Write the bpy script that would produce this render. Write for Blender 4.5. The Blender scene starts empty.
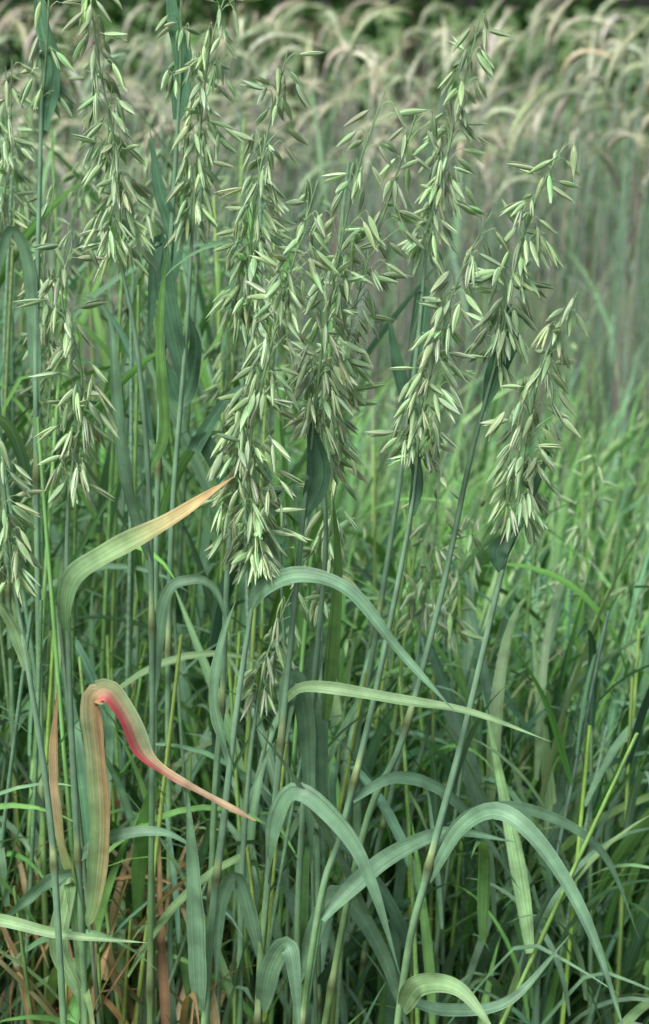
import bpy, math, numpy as np
from mathutils import Vector
rng = np.random.default_rng(11)
TH = math.radians(14); TV = math.tan(math.radians(14))
CAM = np.array([0, 0, 1.3])
F = np.array([0, math.cos(TH), -math.sin(TH)]); U = np.array([0, math.sin(TH), math.cos(TH)]); R_ = np.array([1., 0, 0])

def P(px, py, d):
    v = F + R_ * ((px - 324.5) / 512 * TV) + U * ((512 - py) / 512 * TV)
    return CAM + v * (d / v[1])
PX = 2 * TV / 1024  # metres per px per metre depth

def nrm(a):
    return a / np.maximum(np.linalg.norm(a, axis=-1, keepdims=True), 1e-9)

def spline(pts, n):
    p = np.asarray(pts, float)
    if len(p) == 2:
        t = np.linspace(0, 1, n)[:, None]; return p[0] * (1 - t) + p[1] * t
    q = np.vstack([2 * p[0] - p[1], p, 2 * p[-1] - p[-2]])
    seg = np.linalg.norm(np.diff(p, axis=0), axis=1); cum = np.concatenate([[0], np.cumsum(seg)])
    s = np.linspace(0, cum[-1], n)
    i = np.clip(np.searchsorted(cum, s, side='right') - 1, 0, len(p) - 2)
    t = ((s - cum[i]) / seg[i])[:, None]
    a, b, c, d = q[i], q[i + 1], q[i + 2], q[i + 3]
    return 0.5 * (2 * b + (c - a) * t + (2 * a - 5 * b + 4 * c - d) * t**2 + (3 * b - a - 3 * c + d) * t**3)

class MB:
    def __init__(s): s.v = []; s.q = []; s.c = []; s.u = []; s.m = []; s.n = 0
    def add(s, v, q, c, u, m):
        v = np.asarray(v, float); c = np.broadcast_to(np.asarray(c, float), (len(v), 3))
        s.v.append(v); s.q.append(np.asarray(q) + s.n); s.c.append(c); s.u.append(u); s.m.append(np.full(len(q), m)); s.n += len(v)
    def inst(s, T, Rm, sc, t, cm, m):
        tv, tq, tc, tu = T; K = len(t); n = len(tv)
        if K == 0: return
        sc = np.asarray(sc, float)
        if sc.ndim == 1: sc = np.repeat(sc[:, None], 3, 1)
        v = np.einsum('kij,knj->kni', Rm, tv[None] * sc[:, None, :]) + t[:, None, :]
        c = np.clip(tc[None] * cm[:, None, :], 0, 1)
        q = tq[None] + (np.arange(K) * n)[:, None, None]
        uu = np.repeat(tu[None].astype(float), K, 0).copy(); uu[..., 2] += rng.uniform(0, 50, K)[:, None]
        s.v.append(v.reshape(-1, 3)); s.q.append(q.reshape(-1, 4) + s.n); s.c.append(c.reshape(-1, 3)); s.u.append(uu.reshape(-1, 3))
        s.m.append(np.full(K * len(tq), m)); s.n += K * n
    def tpl(s): return np.vstack(s.v), np.vstack(s.q), np.vstack(s.c), np.vstack(s.u)
    def build(s, name, mats):
        v = np.vstack(s.v); q = np.vstack(s.q); c = np.vstack(s.c); u = np.vstack(s.u); m = np.concatenate(s.m)
        me = bpy.data.meshes.new(name)
        me.vertices.add(len(v)); me.vertices.foreach_set('co', v.astype(np.float32).ravel())
        me.loops.add(q.size); me.loops.foreach_set('vertex_index', q.astype(np.int32).ravel())
        me.polygons.add(len(q)); me.polygons.foreach_set('loop_start', np.arange(0, q.size, 4, dtype=np.int32))
        me.polygons.foreach_set('loop_total', np.full(len(q), 4, dtype=np.int32))
        for k in mats: me.materials.append(k)
        me.polygons.foreach_set('material_index', m.astype(np.int32))
        me.update(calc_edges=True)
        me.polygons.foreach_set('use_smooth', np.ones(len(q), dtype=bool))
        a = me.attributes.new('tint', 'FLOAT_COLOR', 'POINT')
        a.data.foreach_set('color', np.hstack([c, np.ones((len(c), 1))]).astype(np.float32).ravel())
        a = me.attributes.new('buv', 'FLOAT_VECTOR', 'POINT'); a.data.foreach_set('vector', u.astype(np.float32).ravel())
        o = bpy.data.objects.new(name, me); bpy.context.scene.collection.objects.link(o)
        print(name, len(v))
        return o

def grid_q(a, b, wrap=False):
    i = np.arange(a - 1)[:, None]; j = np.arange(b if wrap else b - 1)[None]; j2 = (j + 1) % b
    return np.stack([i * b + j, i * b + j2, (i + 1) * b + j2, (i + 1) * b + j], -1).reshape(-1, 4)

def tube(mb, p, r, col, sides=6, m=0, flatring=False):
    p = np.asarray(p); n = len(p); r = np.broadcast_to(r, (n,))
    T = nrm(np.gradient(p, axis=0)); ref = np.array([0.31, 0.9, 0.2]); s = nrm(np.cross(T, ref)); b = np.cross(T, s)
    if flatring: s = np.tile([1., 0, 0], (n, 1)); b = np.tile([0, 1., 0], (n, 1))
    a = np.arange(sides) / sides * 2 * math.pi
    v = p[:, None] + r[:, None, None] * (s[:, None] * np.cos(a)[None, :, None] + b[:, None] * np.sin(a)[None, :, None])
    c = np.broadcast_to(np.asarray(col, float), (n, 3)); c = np.repeat(c[:, None], sides, 1).reshape(-1, 3)
    L = np.concatenate([[0], np.cumsum(np.linalg.norm(np.diff(p, axis=0), axis=1))])
    u = np.stack([np.tile(a / 6.28, n), np.repeat(L * 4, sides), np.full(n * sides, rng.uniform(0, 50))], -1)
    mb.add(v.reshape(-1, 3), grid_q(n, sides, True), c, u, m)

def prof_leaf(t): return (0.5 + 0.5 * np.sin(np.clip(t / 0.3, 0, 1) * math.pi / 2)) * np.clip(1 - t**2.2, 0.02, 1)

def blade(mb, p, w, ref=(0, -1, .3), tw=(0, 0), col=(.1, .2, .1), fold=.25, cross=5, prof=prof_leaf, m=1, wav=0.0, edge=None):
    p = np.asarray(p); n = len(p); t = np.linspace(0, 1, n)
    T = nrm(np.gradient(p, axis=0)); s0 = nrm(np.cross(T, np.asarray(ref, float))); n0 = np.cross(s0, T)
    a = np.interp(t, np.linspace(0, 1, len(tw)), tw)[:, None]
    s = s0 * np.cos(a) + n0 * np.sin(a); nn = np.cross(s, T)
    cc = np.linspace(-1, 1, cross); W = w * .5 * prof(t)
    ph = rng.uniform(0, 6)
    v = p[:, None] + s[:, None] * (W[:, None] * cc[None])[..., None] + nn[:, None] * (W[:, None] * (np.abs(cc)[None] * fold + wav * cc[None]**2 * np.sign(cc[None]) * np.sin(t * 22 + ph)[:, None]))[..., None]
    c = col(t) if callable(col) else np.broadcast_to(np.asarray(col, float), (n, 3))
    c = np.repeat(c[:, None], cross, 1).reshape(n, cross, 3).copy().astype(float)
    if edge is not None:
        ec = edge(t)[:, None]; k = np.clip(cc * .9 + .45, 0, 1)[None, :, None]; c = c * (1 - k) + ec * k
    else: c[:, cross // 2] *= 1.22
    u = np.stack([np.tile(cc, n), np.repeat(t, cross), np.full(n * cross, rng.uniform(0, 50))], -1)
    mb.add(v.reshape(-1, 3), grid_q(n, cross), c.reshape(-1, 3), u, m)

# ---------- templates
def spikelet_tpl(hi=True, op=0.10):
    mb = MB(); ns, nc = (9, 7) if hi else (5, 4)
    s = np.linspace(0, 1, ns); w = 0.102 * (np.sin(np.pi * np.clip(s, 0, 1)**0.74)**0.9); w[0] = .018; w[-1] = .003
    for sg in (1, -1):
        ph = np.linspace(-1.45, 1.45, nc)
        x = w[:, None] * np.sin(ph); y = sg * (w[:, None] * .8 * np.cos(ph) + (s[:, None]**1.6) * op * (1 if sg > 0 else .8)); z = np.repeat(s[:, None] * (1 if sg > 0 else .93), nc, 1)
        v = np.stack([x, y, z], -1).reshape(-1, 3)
        e = (np.abs(ph) / 1.45)[None] * np.ones((ns, 1)); tipf = np.clip((s - .6) / .4, 0, 1)[:, None]
        k = np.clip(e**3 * .8 + tipf * .45, 0, 1)[..., None]
        c = np.array([.3, .49, .23]) * (1 - k) + np.array([.74, .84, .66]) * k
        u = np.stack([np.tile(ph / 1.45, ns), np.repeat(s, nc), np.zeros(ns * nc)], -1)
        mb.add(v, grid_q(ns, nc), c.reshape(-1, 3), u, 2)
    for off, ln in ((.025, .84), (-.025, .7)) if hi else ((.0, .8),):
        nf = 6; t = np.linspace(0.05, 1, nf); pts = np.stack([t * 0, off + t * off * 1.3, t * ln], -1)
        r = .048 * np.sin(np.pi * t**.8); r[-1] = .003
        tube(mb, pts, np.maximum(r, .004), (.55, .68, .45), sides=5 if hi else 3, m=2)
    return mb.tpl()
SPH = [spikelet_tpl(True, o) for o in (.02, .05, .12)]
SPL = [spikelet_tpl(False, .06)]

def leaf_tpl(elev0, bend, w=.035, tw=0, n=9, cross=3, kink=None):
    t = np.linspace(0, 1, n); e = elev0 - bend * t**1.6
    if kink: e = e - kink[1] * (t > kink[0])
    d = np.stack([np.cos(e), .06 * np.sin(t * 4), np.sin(e)], -1)
    p = np.vstack([[0, 0, 0], np.cumsum((d[1:] + d[:-1]) / 2, 0) / (n - 1)])
    mb = MB(); blade(mb, p, w, ref=(-.6, 0.02, .8), tw=(0, tw), col=(1, 1, 1), fold=.22, cross=cross); return mb.tpl()
LT = []
for i in range(30):
    LT.append(leaf_tpl(rng.uniform(.95, 1.5), rng.uniform(.1, 2.2), rng.uniform(.028, .062), rng.uniform(-1.8, 1.8), kink=(rng.uniform(.35, .75), rng.uniform(.6, 1.7)) if i % 5 == 0 else None, n=12))
GT = [leaf_tpl(rng.uniform(1.0, 1.5), rng.uniform(.0, 1.3), rng.uniform(.016, .034), rng.uniform(-1.5, 1.5), n=8) for i in range(24)]

def stem_tpl(cv):
    mb = MB(); t = np.linspace(0, 1, 9); ph = rng.uniform(0, 6)
    p = np.stack([cv * t**2 * np.cos(ph) * 20, cv * t**2 * np.sin(ph) * 20, t], -1)
    tube(mb, p, np.interp(t, [0, 1], [1.1, .6]), (1, 1, 1), sides=5, m=0, flatring=True); return mb.tpl()
ST = [stem_tpl(c) for c in rng.uniform(0, .9, 8)]

def Rz(a):
    K = len(a); M = np.zeros((K, 3, 3)); M[:, 0, 0] = np.cos(a); M[:, 0, 1] = -np.sin(a); M[:, 1, 0] = np.sin(a); M[:, 1, 1] = np.cos(a); M[:, 2, 2] = 1; return M
def frame(d):
    d = nrm(d); x = nrm(np.cross(d, rng.normal(size=d.shape))); y = np.cross(d, x); return np.stack([x, y, d], -1)

# ---------- panicle
def panicle(mb, axis, whorls, spl, size=.0255, spread=1.0, hi=True, dens=1.0, tint=(1, 1, 1), side=None, sm=2):
    A = spline(axis, 40); L = np.linalg.norm(np.diff(A, axis=0), axis=1).sum()
    T = nrm(np.gradient(A, axis=0))
    pos = []; dr = []; sz = []
    thin = (.26, .42, .2)
    for k in range(whorls):
        f = k / (whorls - 1)
        t = 0.0 + .96 * f**.95
        i = min(int(t * 39), 38); o = A[i]; ax = T[i]
        nb = max(1, int(round((1 - f) * 2.5 * dens + 1.4)))
        az0 = rng.uniform(0, 6.28)
        for b in range(nb):
            az = az0 + b * 6.28 / nb + rng.normal(0, .4)
            rad = np.array([math.cos(az), math.sin(az) * .8, 0]); rad = nrm(rad - ax * rad.dot(ax))
            if side is not None: rad = nrm(rad + np.array(side) * .7)
            bl = min(L, .3) * (.115 * (1 - f) + .06) * rng.uniform(.3, 1.15)
            ang = rng.uniform(.1, .42) * spread
            tt = np.linspace(0, 1, 6)[:, None]
            bp = o + (ax * math.cos(ang) * tt + rad * math.sin(ang) * tt) * bl + rad * bl * .1 * tt**2 - np.array([0, 0, 1]) * bl * .1 * tt**2.5
            tube(mb, bp, np.linspace(.0006, .0004, 6), thin, sides=3, m=0)
            ns = max(1, int(round((spl * (1 - f * .6)) * rng.uniform(.5, 1.1))))
            for s_ in range(ns):
                g = 1 - s_ / max(ns, 1) * .85 + rng.uniform(-.05, .05); g = np.clip(g, .12, 1)
                q = np.array([np.interp(g, tt[:, 0], bp[:, j]) for j in range(3)])
                rd = nrm(rad + rng.normal(0, .6, 3) * np.array([1, 1, .2]))
                pl = rng.uniform(.002, .008)
                e = q + ax * pl * .35 + rd * pl
                d = nrm(rd * rng.uniform(.15, .95) + np.array([0, 0, -1]) * rng.uniform(.5, 1.0) + rng.normal(0, .14, 3))
                if rng.random() < .05 + .18 * f: d = nrm(rd * 1 + np.array([0, 0, rng.uniform(-.4, .35)]))
                e2 = e + d * .002
                if hi: tube(mb, spline([q, q * .4 + e * .6 + ax * .002, e, e2], 5), .0004, thin, sides=3, m=0)
                pos.append(e2); dr.append(d); sz.append(size * rng.uniform(.75, 1.12))
    pos = np.array(pos); dr = np.array(dr); sz = np.array(sz)
    tube(mb, A, np.linspace(.0015, .0006, 40), np.array([.2, .34, .17]), sides=5, m=0)
    TPL = SPH if hi else SPL
    idx = rng.integers(0, len(TPL), len(pos)); Rm = frame(dr)
    cm = np.array(tint) * rng.uniform(.75, 1.12, (len(pos), 1)) * (1 + rng.normal(0, .05, (len(pos), 3)))
    for k in range(len(TPL)):
        w = idx == k; mb.inst(TPL[k], Rm[w], np.stack([sz[w] * rng.uniform(.85, 1.15, w.sum()), sz[w], sz[w]], -1), pos[w], cm[w], sm)

# ---------- materials
def new_mat(name):
    m = bpy.data.materials.new(name); m.use_nodes = True; nt = m.node_tree; nt.nodes.clear(); return m, nt
def plant_mat(name, rough, trans, stripe, ss=(9, 1.2, 1), mott=.25, spec=.4, bump=.15):
    m, nt = new_mat(name); N = nt.nodes.new; l = nt.links.new
    out = N('ShaderNodeOutputMaterial'); at = N('ShaderNodeAttribute'); at.attribute_name = 'tint'
    uv = N('ShaderNodeAttribute'); uv.attribute_name = 'buv'
    mp = N('ShaderNodeMapping'); mp.inputs['Scale'].default_value = ss; l(uv.outputs['Vector'], mp.inputs['Vector'])
    n1 = N('ShaderNodeTexNoise'); n1.inputs['Scale'].default_value = 1.0; n1.inputs['Detail'].default_value = 2 if mott else 0; l(mp.outputs[0], n1.inputs['Vector'])
    r1 = N('ShaderNodeMapRange'); r1.inputs[1].default_value = .3; r1.inputs[2].default_value = .7; r1.inputs[3].default_value = 1 - stripe; r1.inputs[4].default_value = 1 + stripe; l(n1.outputs['Fac'], r1.inputs[0])
    fac = r1.outputs[0]
    if mott:
        tc = N('ShaderNodeTexCoord'); n2 = N('ShaderNodeTexNoise'); n2.inputs['Scale'].default_value = 45; n2.inputs['Detail'].default_value = 3; l(tc.outputs['Object'], n2.inputs['Vector'])
        r2 = N('ShaderNodeMapRange'); r2.inputs[1].default_value = .3; r2.inputs[2].default_value = .7; r2.inputs[3].default_value = 1 - mott; r2.inputs[4].default_value = 1 + mott; l(n2.outputs['Fac'], r2.inputs[0])
        mu = N('ShaderNodeMath'); mu.operation = 'MULTIPLY'; l(r1.outputs[0], mu.inputs[0]); l(r2.outputs[0], mu.inputs[1]); fac = mu.outputs[0]
    vm = N('ShaderNodeVectorMath'); vm.operation = 'SCALE'; l(at.outputs['Color'], vm.inputs[0]); l(fac, vm.inputs['Scale'])
    if mott:
        b = N('ShaderNodeBsdfPrincipled'); b.inputs['Roughness'].default_value = rough; b.inputs['Specular IOR Level'].default_value = spec
        l(vm.outputs[0], b.inputs['Base Color'])
        bm = N('ShaderNodeBump'); bm.inputs['Strength'].default_value = bump; bm.inputs['Distance'].default_value = .001; l(n1.outputs['Fac'], bm.inputs['Height']); l(bm.outputs[0], b.inputs['Normal'])
    else:
        b = N('ShaderNodeBsdfDiffuse'); l(vm.outputs[0], b.inputs['Color'])
    if trans > 0:
        tr = N('ShaderNodeBsdfTranslucent'); tm = N('ShaderNodeVectorMath'); tm.operation = 'MULTIPLY'; tm.inputs[1].default_value = (1.2, 1.35, .6); l(vm.outputs[0], tm.inputs[0]); l(tm.outputs[0], tr.inputs['Color'])
        mx = N('ShaderNodeMixShader'); mx.inputs[0].default_value = trans; l(b.outputs[0], mx.inputs[1]); l(tr.outputs[0], mx.inputs[2]); l(mx.outputs[0], out.inputs[0])
    else: l(b.outputs[0], out.inputs[0])
    return m
M_STEM = plant_mat('cereal_stem', .55, 0, .2, (5, 2, 1), .25, .35)
M_LEAF = plant_mat('cereal_leaf', .5, .26, .3, (9, .8, 1), .28, .35, .3)
M_SPK = plant_mat('oat_spikelet', .5, .25, .35, (3.5, .4, 1), .15)
M_FLEAF = plant_mat('field_leaf', .5, .22, .25, (4, 2.0, 1), 0)
M_FSTEM = plant_mat('field_stem', .5, 0, .2, (3, 2.0, 1), 0)
MATS = [M_STEM, M_LEAF, M_SPK]; FM = [M_FSTEM, M_FLEAF, M_FLEAF]

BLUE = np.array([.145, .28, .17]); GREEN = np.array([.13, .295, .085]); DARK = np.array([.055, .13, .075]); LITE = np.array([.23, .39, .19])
TAN = np.array([.5, .4, .23]); ORG = np.array([.5, .34, .17]); RED = np.array([.42, .075, .09])
def grad(*st):
    xs = [s[0] for s in st]; cs = np.array([s[1] for s in st], float)
    return lambda t: np.stack([np.interp(t, xs, cs[:, j]) for j in range(3)], -1)

# ---------- hero oat plants
def hero(pan, stem, d, leaves=(), whorls=9, spl=4, size=.0255, dens=1., spread=1., hi=True, side=None, tint=(1, 1, 1), scol=None, sr=.0030):
    mb = MB()
    sp = [P(*pan[-1], d)] + [P(x, y, d + .0 * i) for i, (x, y) in enumerate(stem)]
    a, b = sp[-2], sp[-1]; dv = (b - a) / max(a[2] - b[2], 1e-3); z = b[2]
    sp.append(b + np.array([dv[0] * z * .5, 0, -z])); sp[-1][2] = -.01
    n = 60; S = spline(sp, n); tt = np.linspace(0, 1, n)
    r = np.interp(tt, [0, .08, .3, 1], [.0016, .0023, sr, sr * 1.15])
    c = grad((0, (.16, .29, .18)), (.35, (.15, .29, .175)), (.6, (.18, .34, .13)), (1, (.28, .4, .1)))(tt)
    if scol is not None: c = c * np.array(scol)
    for nd in (.33 + rng.uniform(-.04, .04), .58 + rng.uniform(-.04, .04), .8):
        k = int(nd * n); r[k] *= 1.4; c[k] = (.09, .12, .05); c[k - 1] = (.3, .43, .2)
    tube(mb, S, r, c, sides=8, m=0)
    ax = [P(x, y, d - .03 * i / len(pan)) for i, (x, y) in enumerate(pan[::-1])]
    panicle(mb, ax, whorls, spl, size, spread, hi, dens, tint, side)
    for lf in leaves: hleaf(mb, d, **lf)
    return mb.build('oat_plant', MATS)

def hleaf(mb, d, pts, w, col=BLUE, tw=(.3, .3), dz=(0, 0), fold=.25, wav=.14, prof=prof_leaf, n=34, edge=None):
    m = len(pts); dd = np.interp(np.linspace(0, 1, m), np.linspace(0, 1, len(dz)), dz) + d
    p = spline([P(x, y, q) for (x, y), q in zip(pts, dd)], n)
    blade(mb, p, w * PX * d, ref=(0, -1, .25), tw=tw, col=col, fold=fold, wav=wav, prof=prof, edge=edge, cross=5 if edge is None else 7)
L = lambda pts, w, **k: dict(pts=pts, w=w, **k)
flat = lambda t: np.clip(np.sin(np.clip(t / .12, 0, 1) * 1.57), .35, 1) * np.clip(1 - t**3, .03, 1)
flag = lambda t: np.clip(np.sin(np.pi * np.clip(t, 0.03, .985)**.8), .06, 1)

hero([(88, -25), (100, 70), (115, 150), (122, 270)], [(136, 340), (148, 470), (152, 640), (152, 800), (150, 1000)], 1.72,
     [L([(150, 560), (128, 480), (118, 400), (112, 330), (100, 300)], 20, col=BLUE, tw=(.9, .2)), L([(152, 700), (165, 600), (190, 580), (215, 590), (232, 640)], 16, col=BLUE * .9),
      L([(150, 470), (165, 430), (160, 330), (168, 240)], 14, col=GREEN * .8, tw=(.5, .2))], whorls=16, spl=4, sr=.0028)
hero([(75, 232), (62, 300), (82, 380), (68, 500)], [(67, 570), (70, 700), (78, 860), (85, 1010)], 1.66,
     [L([(69, 640), (66, 612), (74, 578), (110, 552), (170, 520), (235, 476)], 26, col=grad((0, (.13, .28, .11)), (.25, (.2, .36, .18)), (.55, (.25, .38, .17)), (.7, (.46, .42, .2)), (.85, (.56, .42, .2)), (1, (.42, .27, .14))), tw=(.9, .35, .5), prof=flat, dz=(0, -.04)),
      L([(86, 925), (94, 905), (101, 830), (97, 760), (92, 708), (96, 694), (108, 697)], 26, col=grad((0, (.17, .31, .13)), (.4, (.21, .35, .16)), (.8, (.26, .33, .17)), (1, (.36, .28, .16))), edge=grad((0, (.2, .32, .13)), (.3, (.32, .29, .14)), (1, (.4, .23, .13))), tw=(.5, .3, .5), prof=lambda t: np.interp(t, [0, .1, .3, .5, 1], [.3, .7, .95, .95, .95]), dz=(0, -.03)),
      L([(98, 692), (110, 692), (128, 718), (143, 752), (165, 772), (200, 792), (256, 821)], 23, col=grad((0, (.28, .35, .17)), (.35, (.32, .44, .25)), (.5, (.48, .34, .2)), (.65, (.5, .4, .26)), (1, (.52, .4, .25))), edge=grad((0, (.45, .18, .12)), (.08, RED), (.45, RED), (.62, (.46, .27, .19)), (1, (.48, .34, .22))), tw=(.35, .6, .9, .5), prof=lambda t: np.interp(t, [0, .35, .5, .9, 1], [1, 1, .5, .3, .05]), dz=(-.03, -.04)),
      L([(80, 900), (60, 830), (54, 760), (58, 684)], 20, col=grad((0, GREEN), (.5, TAN * .8), (1, ORG * .8)), tw=(1, .3)),
      L([(84, 1000), (60, 950), (66, 900), (72, 880), (80, 950), (82, 1040)], 24, col=LITE, tw=(.2, .3)),
      L([(82, 870), (50, 880), (20, 905), (-10, 930)], 18, col=BLUE * 1.1, tw=(.4, .6)),
      L([(76, 860), (110, 838), (160, 832), (200, 850)], 16, col=BLUE, tw=(.4, .6))], whorls=16, spl=3, dens=1.15)
hero([(-8, 425), (2, 470), (8, 530), (15, 590)], [(30, 680), (48, 800), (60, 960)], 1.62, [L([(28, 670), (15, 630), (-5, 600), (-30, 590)], 16, col=LITE * .8), L([(-60, 915), (0, 920), (60, 934), (148, 943)], 15, col=LITE, tw=(.2, .3), dz=(.05, 0))], whorls=11, spl=3)
hero([(235, -30), (212, 40), (200, 130), (192, 235)], [(186, 340), (172, 520), (168, 700), (170, 900)], 1.92,
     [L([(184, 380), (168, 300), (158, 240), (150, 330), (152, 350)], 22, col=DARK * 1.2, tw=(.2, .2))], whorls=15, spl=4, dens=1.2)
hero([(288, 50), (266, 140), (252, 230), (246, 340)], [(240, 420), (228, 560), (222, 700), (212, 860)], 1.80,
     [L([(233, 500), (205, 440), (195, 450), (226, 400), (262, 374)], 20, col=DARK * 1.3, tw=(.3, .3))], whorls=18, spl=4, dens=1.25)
hero([(318, 180), (294, 260), (270, 350), (250, 450), (258, 570)], [(250, 620), (238, 700), (225, 810), (206, 1000)], 1.66,
     [L([(250, 612), (262, 590), (300, 575), (350, 592), (398, 650), (455, 712)], 18, col=BLUE * 1.1, tw=(.2, .7, .5), dz=(0, -.06), prof=flat),
      L([(200, 1010), (197, 930), (193, 860), (187, 785)], 24, col=BLUE * 1.1, tw=(.4, .2), dz=(0, -.04)),
      L([(232, 770), (215, 700), (222, 640), (236, 600)], 18, col=BLUE, tw=(1, .4))], whorls=23, spl=5, dens=1.45, sr=.0034, spread=1.2)
hero([(385, 92), (358, 170), (338, 260), (322, 350), (312, 440)], [(304, 510), (287, 680), (268, 880), (258, 1010)], 1.70,
     [L([(303, 520), (320, 480), (316, 445), (306, 415)], 26, col=DARK * 1.1, tw=(.3, .2), fold=.6, prof=flag),
      L([(286, 700), (300, 688), (330, 688), (400, 700), (470, 712), (552, 742)], 14, col=LITE * .9, tw=(.1, .6, .4), dz=(0, -.06)),
      L([(267, 880), (278, 815), (300, 792), (345, 832), (372, 885), (400, 975)], 23, col=BLUE * 1.05, tw=(1.1, .1, .5), dz=(0, -.07)),
      L([(262, 1010), (272, 965), (290, 950), (300, 1040)], 26, col=BLUE * 1.1, tw=(.2, .2), dz=(0, -.05)),
      L([(262, 960), (240, 880), (222, 900), (215, 990)], 20, col=BLUE * .9, tw=(.6, .2)),
      L([(283, 740), (292, 680), (305, 720), (312, 870)], 24, col=BLUE * .95, tw=(.4, .2), dz=(0, .03))], whorls=17, spl=4, dens=1.1, sr=.0031)
hero([(418, 108), (392, 190), (362, 280), (336, 380), (324, 470)], [(325, 560), (312, 700), (300, 860), (296, 1000)], 1.75,
     [L([(326, 720), (334, 640), (338, 560), (332, 490)], 16, col=GREEN * .7, tw=(.3, .2)),
      L([(318, 640), (306, 700), (318, 720), (322, 860)], 24, col=BLUE * .9, tw=(.5, .2)),
      L([(298, 980), (330, 900), (352, 905), (385, 960), (410, 1040)], 24, col=BLUE * .95, tw=(.4, .2), dz=(0, .03))], whorls=19, spl=4, dens=1.3)
hero([(482, 12), (462, 90), (442, 180), (425, 260)], [(418, 340), (400, 480), (375, 640), (350, 800)], 1.95,
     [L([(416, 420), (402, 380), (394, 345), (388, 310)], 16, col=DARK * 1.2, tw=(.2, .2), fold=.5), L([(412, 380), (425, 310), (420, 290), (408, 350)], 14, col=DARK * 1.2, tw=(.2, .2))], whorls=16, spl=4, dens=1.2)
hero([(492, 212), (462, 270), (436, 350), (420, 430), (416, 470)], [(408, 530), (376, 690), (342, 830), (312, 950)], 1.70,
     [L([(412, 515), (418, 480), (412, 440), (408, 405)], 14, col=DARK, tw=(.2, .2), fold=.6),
      L([(322, 920), (360, 880), (400, 850), (450, 832), (515, 842)], 22, col=BLUE * 1.1, tw=(.7, .1, .5), dz=(0, .08)),
      L([(352, 800), (395, 778), (440, 790), (480, 830), (520, 890)], 15, col=BLUE * 1.1, tw=(.4, .4), dz=(0, .12))], whorls=16, spl=4, dens=1.2)
hero([(566, 142), (536, 200), (512, 280), (494, 370)], [(470, 460), (440, 600), (402, 740), (352, 880)], 1.74,
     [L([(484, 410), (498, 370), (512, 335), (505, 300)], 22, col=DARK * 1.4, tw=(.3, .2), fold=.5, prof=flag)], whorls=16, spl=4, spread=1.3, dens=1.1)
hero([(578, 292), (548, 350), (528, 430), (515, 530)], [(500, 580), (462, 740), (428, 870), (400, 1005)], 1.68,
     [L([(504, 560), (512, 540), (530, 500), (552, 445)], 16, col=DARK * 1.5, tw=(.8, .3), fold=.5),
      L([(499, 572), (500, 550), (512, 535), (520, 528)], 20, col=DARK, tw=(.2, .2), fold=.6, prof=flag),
      L([(430, 880), (462, 828), (500, 812), (545, 850), (590, 930), (630, 1050)], 20, col=BLUE * 1.15, tw=(1.0, .2, .6), dz=(0, -.1)),
      L([(430, 860), (470, 815), (530, 810), (600, 850), (640, 940)], 14, col=BLUE, tw=(.5, .2, .6), dz=(0, .1)),
      L([(402, 1010), (420, 985), (460, 990), (500, 1040)], 26, col=LITE, tw=(.3, .2), dz=(0, -.1)),
      L([(405, 1000), (450, 1010), (510, 1000), (570, 935)], 15, col=BLUE, tw=(.3, .5), dz=(0, .05))], whorls=16, spl=4, spread=1.4, dens=1.05, sr=.0033)
hero([(295, 585), (280, 620), (266, 660), (258, 700)], [(250, 760), (243, 860), (240, 980)], 1.78, [], whorls=7, spl=3)
hero([(440, 470), (436, 520), (428, 580), (420, 630)], [(412, 700), (390, 800), (370, 900)], 1.95, [], whorls=9, spl=3)
hero([(345, 420), (335, 490), (326, 560), (322, 610)], [(320, 700), (318, 800), (318, 950)], 1.85, [], whorls=9, spl=3)
hero([(50, -40), (48, 20), (46, 60), (42, 100)], [(38, 250), (36, 420), (40, 700)], 1.9,
     [L([(44, 130), (52, 70), (42, 20), (36, -40)], 24, col=DARK * 1.8, tw=(.4, .2)), L([(38, 400), (30, 270), (12, 230), (0, 260), (-14, 330)], 18, col=BLUE * .8, tw=(.6, .3))], whorls=4, spl=3)
hero([(180, -80), (181, -20), (181, 40), (180, 90)], [(172, 220), (160, 420), (155, 700)], 1.95,
     [L([(178, 120), (184, 60), (174, 20), (168, -40)], 22, col=DARK * 1.8, tw=(.4, .2)), L([(168, 290), (176, 240), (160, 190), (150, 130)], 20, col=DARK * 1.6),
      L([(165, 360), (182, 400), (196, 350), (188, 310)], 20, col=DARK * 1.5, prof=flag)], whorls=4, spl=3)
hero([(12, 60), (10, 130), (6, 180), (0, 240)], [(-5, 330), (5, 520), (12, 700)], 2.0, [], whorls=10, spl=3)
hero([(600, 440), (592, 490), (580, 540), (566, 590)], [(550, 650), (520, 780), (490, 900)], 2.3, [], whorls=7, spl=3)
hero([(480, 500), (470, 540), (456, 590), (446, 640)], [(436, 700), (410, 800), (395, 900)], 2.05, [], whorls=8, spl=3)

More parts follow.
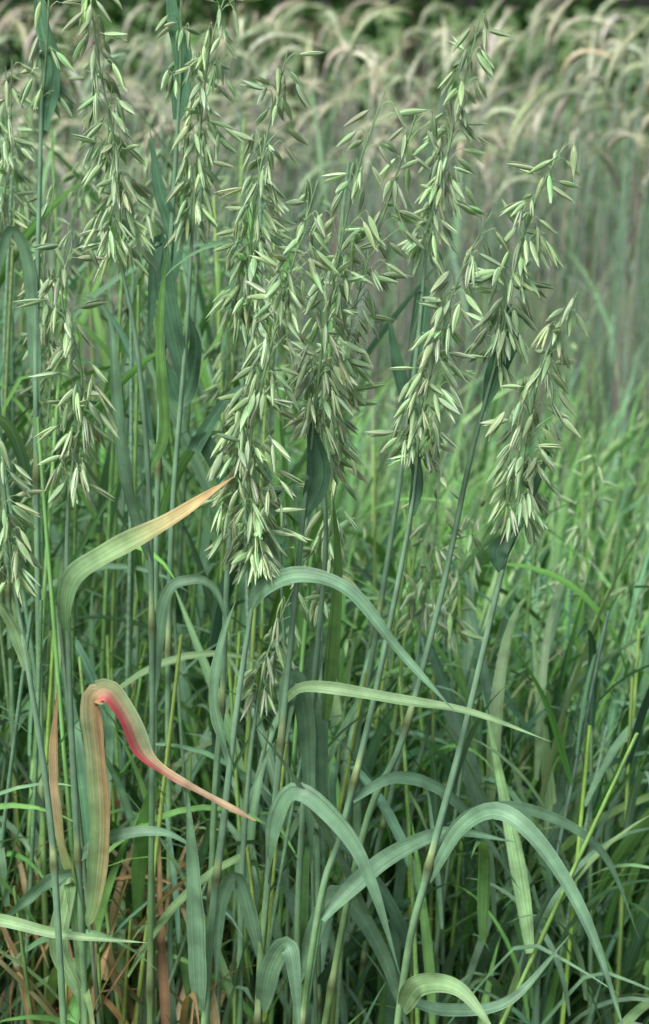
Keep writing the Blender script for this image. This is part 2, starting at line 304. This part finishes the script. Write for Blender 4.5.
# ---------- scatter helpers
def scatter_stems(mb, xy, h, col, r=.003, lean=.06):
    K = len(xy); idx = rng.integers(0, len(ST), K)
    Z = nrm(np.stack([rng.normal(.03, lean, K), rng.normal(0, lean, K), np.ones(K)], -1)); Rm = frame(Z)
    pos = np.column_stack([xy, np.zeros(K)])
    for k in range(len(ST)):
        w = idx == k; mb.inst(ST[k], Rm[w], np.stack([np.full(w.sum(), r)] * 2 + [h[w]], -1), pos[w], col[w], 0)
    return Z
def scatter_leaves(mb, TP, pos, length, col, az=None, tilt=None):
    K = len(pos); idx = rng.integers(0, len(TP), K)
    az = rng.uniform(0, 6.28, K) if az is None else az; Rm = Rz(az)
    for k in range(len(TP)):
        w = idx == k; mb.inst(TP[k], Rm[w], length[w], pos[w], col[w], 1)
def mixcol(K, cols, p, var=.25):
    p = np.array(p) / np.sum(p)
    c = np.array(cols, float)[rng.choice(len(cols), K, p=p)]; return c * rng.uniform(1 - var, 1 + var, (K, 1)) * (1 + rng.normal(0, .05, (K, 3)))

mb = MB()
def xy_rand(K, x0, x1, y0, y1): return np.column_stack([rng.uniform(x0, x1, K), rng.uniform(y0, y1, K)])
xy = np.vstack([xy_rand(270, -1.2, -.07, 1.9, 3.1), xy_rand(80, -.3, .35, 1.95, 2.6)])
K = len(xy); tall = xy[:, 0] < -.07
h = np.where(tall, rng.uniform(.8, 1.16, K), rng.uniform(.5, .75, K))
Z = scatter_stems(mb, xy, h, mixcol(K, [(.16, .29, .18), (.19, .36, .12), (.25, .4, .12)], [.5, .3, .2]), .0031, .05)
for f0, n in ((.15, 1), (.32, 1), (.5, 1), (.68, .9), (.82, .6)):
    w = rng.random(K) < n; q = w.sum(); f = f0 + rng.uniform(-.06, .06, q)
    pos = np.column_stack([xy[w], np.zeros(q)]) + Z[w] * (h[w] * f)[:, None]
    scatter_leaves(mb, LT, pos, rng.uniform(.2, .34, q), mixcol(q, [BLUE, GREEN, DARK * 1.2, LITE * .9], [.42, .3, .16, .11]))
sel = np.where(tall & (rng.random(K) < .25))[0]
for i in sel:
    b = np.array([*xy[i], 0]) + Z[i] * h[i] * .93; ln = rng.uniform(.15, .24)
    tip = b + np.array([rng.normal(.03, .03), rng.normal(0, .02), ln])
    panicle(mb, [b, (b + tip) / 2 + rng.normal(0, .006, 3), tip], 10, 3, .024, 1.0, False, .9, tint=(.75, .8, .75))
mb.build('oat_field', FM)

mb = MB(); K = 1050
xy = np.vstack([xy_rand(700, -.8, .8, 1.80, 2.5), xy_rand(350, -.6, .25, 1.74, 2.3)])
hh = rng.uniform(.1, .5, K)
scatter_leaves(mb, LT, np.column_stack([xy, hh]), rng.uniform(.18, .32, K), mixcol(K, [BLUE, GREEN, DARK * 1.2, LITE * .85], [.42, .3, .14, .14]))
K = 190; xy = xy_rand(K, -.5, -.1, 1.72, 2.15)
scatter_leaves(mb, LT, np.column_stack([xy, rng.uniform(.08, .4, K)]), rng.uniform(.12, .28, K), mixcol(K, [TAN * .7, ORG * .65, (.3, .18, .1)], [.55, .25, .2]))
K = 210; xy = np.vstack([xy_rand(130, -.8, .7, 1.78, 2.6), xy_rand(80, -.5, 0, 1.74, 2.2)])
scatter_stems(mb, xy, rng.uniform(.4, .8, K), mixcol(K, [(.18, .34, .1), (.28, .44, .1), (.16, .29, .16)], [.4, .25, .35]), .003, .08)
mb.build('oat_undergrowth', MATS)

# ---------- green cereal grass to the right/behind
mb = MB(); K = 8500
xy = np.column_stack([rng.uniform(-1, 1, K), rng.uniform(2.05, 3.9, K)]); xy[:, 0] *= .4 + .26 * xy[:, 1]
z0 = rng.uniform(0, .36, K) * np.clip(rng.random(K) + .2, 0, 1)
az = rng.normal(.1, 1.1, K)
scatter_leaves(mb, GT, np.column_stack([xy, z0]), rng.uniform(.28, .52, K), mixcol(K, [(.13, .3, .085), (.18, .37, .14), (.14, .29, .17), (.3, .45, .22), (.05, .14, .05)], [.3, .26, .25, .13, .06], .3), az=az)
K = 400; xy = np.column_stack([rng.uniform(-1, 1, K), rng.uniform(2.2, 3.9, K)]); xy[:, 0] *= .4 + .26 * xy[:, 1]
scatter_stems(mb, xy, rng.uniform(.4, .72, K), mixcol(K, [(.2, .36, .12), (.22, .37, .18)], [.5, .5]), .0022, .1)
for i in range(65):
    b = np.array([rng.uniform(-.1, 1.0), rng.uniform(2.1, 3.4), rng.uniform(.42, .66)])
    tip = b + np.array([rng.normal(.04, .03), 0, rng.uniform(.1, .16)])
    panicle(mb, [b - np.array([.02, 0, .12]), b, tip], 6, 2, .022, 1.0, False, .7, tint=(.9, .95, .9))
mb.build('cereal_grass', FM)

# ---------- rye
def rye_head(droop):
    mb = MB(); n = 14; t = np.linspace(0, 1, n)
    e = 1.45 - droop * t; d = np.stack([np.cos(e), 0 * t, np.sin(e)], -1); p = np.vstack([[0, 0, 0], np.cumsum(d[1:], 0) / (n - 1)]) * .12
    r = .0058 * np.sin(np.pi * np.clip(t, .06, .97)**.8) * (1 + .25 * np.cos(np.arange(n) * math.pi))
    tube(mb, p, np.maximum(r, .001), (1, 1, 1), sides=5, m=2)
    for k in range(26):
        i = rng.integers(2, n); dd = nrm(d[i] + rng.normal(0, .2, 3)); q = p[i]; Lw = rng.uniform(.03, .06)
        pts = np.array([q, q + dd * Lw * .5, q + dd * Lw + np.array([0, 0, -.006])]); s = nrm(np.cross(dd, rng.normal(size=3))) * .0007
        v = np.stack([pts - s * np.array([[1], [.8], [.3]]), pts + s * np.array([[1], [.8], [.3]])], 1).reshape(-1, 3)
        mb.add(v, grid_q(3, 2), (1.1, 1.1, 1), np.zeros((6, 3)), 2)
    return mb.tpl()
RH = [rye_head(x) for x in (.8, 1.3, 1.8, 2.3, 2.8)]
mb = MB(); K = 800
xy = np.column_stack([rng.uniform(-1.9, 1.9, K), 3.95 + 2.2 * rng.random(K)**1.1])
h = rng.uniform(.88, 1.2, K) + (xy[:, 1] - 4) * .015
n = 12; t = np.linspace(0, 1, n)
az = rng.normal(0.1, 1.1, K)
rs = MB(); p = np.stack([.05 * t**5 / .003, 0 * t, t], -1); tube(rs, p, np.linspace(.9, .5, n), (1, 1, 1), sides=4, flatring=True); RS = rs.tpl()
pos = np.column_stack([xy, np.zeros(K)]); Rm = Rz(az)
mb.inst(RS, Rm, np.stack([np.full(K, .003)] * 2 + [h], -1), pos, mixcol(K, [(.26, .34, .26), (.35, .32, .3), (.22, .32, .23)], [.5, .25, .25]), 0)
top = pos + np.einsum('kij,j->ki', Rm, np.array([.05, 0, 0])) + np.column_stack([np.zeros((K, 2)), h])
idx = rng.integers(0, 5, K); cm = mixcol(K, [(.54, .57, .44), (.4, .47, .34), (.64, .63, .52)], [.42, .33, .25])
for k in range(5):
    w = idx == k; mb.inst(RH[k], Rm[w], rng.uniform(.85, 1.25, w.sum()), top[w], cm[w], 2)
for f0 in (.2, .35, .5, .65, .78):
    ps = pos + np.column_stack([np.zeros((K, 2)), h * (f0 + rng.uniform(-.08, .08, K))])
    scatter_leaves(mb, GT, ps, rng.uniform(.15, .32, K), mixcol(K, [(.18, .29, .21), (.2, .34, .18), (.34, .31, .25)], [.5, .35, .15]))
K2 = 1200; x2 = np.column_stack([rng.uniform(-1.9, 1.9, K2), rng.uniform(4.0, 6.2, K2)])
scatter_stems(mb, x2, rng.uniform(.7, 1.08, K2), mixcol(K2, [(.19, .28, .2), (.3, .27, .26), (.16, .3, .17)], [.5, .25, .25]), .0025, .05)
mb.build('rye_field', FM)

# ---------- hedge behind
mb = MB(); K = 34000
x = rng.uniform(-6, 6, K); zz = rng.random(K)
top_h = 2.6 + .5 * np.sin(x * 1.3) + .35 * np.sin(x * 3.1 + 1)
z = zz * top_h; bulge = .9 * np.sqrt(np.clip(1 - (zz * 2 - 1)**2, 0, 1)) + .2 * np.sin(x * 4 + z * 5)
y = 10.2 - bulge * rng.uniform(.5, 1.05, K)
lv = np.array([[0, 0, 0], [.5, .3, .05], [1, 0, .0], [.5, -.3, .05]]); T1 = (lv, np.array([[0, 1, 2, 3]]), np.ones((4, 3)), np.zeros((4, 3)))
mb.inst(T1, frame(rng.normal(size=(K, 3))), rng.uniform(.05, .11, K), np.column_stack([x, y, z]), mixcol(K, [(.035, .09, .03), (.06, .14, .04), (.1, .2, .06)], [.5, .35, .15], .3), 1)
for i in range(30):
    bx = rng.uniform(-6, 6); tube(mb, spline([(bx, 10.3, 0), (bx + .1, 10.2, .8), (bx + rng.normal(0, .2), 10.2, 2.1)], 8), np.linspace(.05, .015, 8), (.1, .08, .06), 6, 0)
mb.build('hedge', FM)

# ---------- ground
bpy.ops.mesh.primitive_plane_add(size=400, location=(0, 100, 0)); g = bpy.context.object; g.name = 'ground'
m, nt = new_mat('soil_and_turf'); N = nt.nodes.new; l = nt.links.new
out = N('ShaderNodeOutputMaterial'); b = N('ShaderNodeBsdfPrincipled'); b.inputs['Roughness'].default_value = .95; l(b.outputs[0], out.inputs[0])
tc = N('ShaderNodeTexCoord'); n1 = N('ShaderNodeTexNoise'); n1.inputs['Scale'].default_value = 18; n1.inputs['Detail'].default_value = 8; l(tc.outputs['Object'], n1.inputs['Vector'])
cr = N('ShaderNodeValToRGB'); cr.color_ramp.elements[0].position = .35; cr.color_ramp.elements[0].color = (.03, .024, .016, 1); cr.color_ramp.elements[1].position = .7; cr.color_ramp.elements[1].color = (.13, .095, .06, 1); l(n1.outputs['Fac'], cr.inputs[0])
n2 = N('ShaderNodeTexNoise'); n2.inputs['Scale'].default_value = 6; n2.inputs['Detail'].default_value = 6; l(tc.outputs['Object'], n2.inputs['Vector'])
c2 = N('ShaderNodeValToRGB'); c2.color_ramp.elements[0].color = (.05, .1, .03, 1); c2.color_ramp.elements[1].color = (.15, .25, .08, 1); l(n2.outputs['Fac'], c2.inputs[0])
sx = N('ShaderNodeSeparateXYZ'); ge = N('ShaderNodeNewGeometry'); l(ge.outputs['Position'], sx.inputs[0])
mr = N('ShaderNodeMapRange'); mr.inputs[1].default_value = 6; mr.inputs[2].default_value = 7; l(sx.outputs['Y'], mr.inputs[0])
mx = N('ShaderNodeMix'); mx.data_type = 'RGBA'; l(mr.outputs[0], mx.inputs[0]); l(cr.outputs[0], mx.inputs[6]); l(c2.outputs[0], mx.inputs[7]); l(mx.outputs[2], b.inputs['Base Color'])
bm = N('ShaderNodeBump'); bm.inputs['Strength'].default_value = .8; bm.inputs['Distance'].default_value = .02; l(n1.outputs['Fac'], bm.inputs['Height']); l(bm.outputs[0], b.inputs['Normal'])
g.data.materials.append(m)

# ---------- light
el, az = math.radians(54), math.radians(212)
w = bpy.data.worlds.new('World'); bpy.context.scene.world = w; w.use_nodes = True; nt = w.node_tree
sk = nt.nodes.new('ShaderNodeTexSky'); sk.sky_type = 'NISHITA'; sk.sun_disc = False; sk.sun_elevation = el; sk.sun_rotation = az; sk.dust_density = 4.5; sk.air_density = .9; sk.ozone_density = .8
bg = nt.nodes['Background']; bg.inputs[1].default_value = .15; nt.links.new(sk.outputs[0], bg.inputs[0])
sl = bpy.data.lights.new('sun', 'SUN'); sl.energy = 4.2; sl.angle = math.radians(24); sl.color = (1, .97, .92)
so = bpy.data.objects.new('sun', sl); bpy.context.scene.collection.objects.link(so)
dirv = Vector((math.sin(az) * math.cos(el), math.cos(az) * math.cos(el), math.sin(el)))
so.rotation_euler = dirv.to_track_quat('Z', 'Y').to_euler(); so.location = (0, 0, 5)

cd = bpy.data.cameras.new('camera'); co = bpy.data.objects.new('camera', cd); bpy.context.scene.collection.objects.link(co)
co.location = CAM; co.rotation_euler = (math.radians(76), 0, 0)
cd.sensor_fit = 'VERTICAL'; cd.sensor_height = 36; cd.sensor_width = 36; cd.lens = 18 / TV; cd.clip_end = 1000; cd.clip_start = .05
cd.dof.use_dof = True; cd.dof.focus_distance = 1.74; cd.dof.aperture_fstop = 7.5
bpy.context.scene.camera = co
vs = bpy.context.scene.view_settings; vs.view_transform = 'Standard'; vs.look = 'None'; vs.exposure = 0
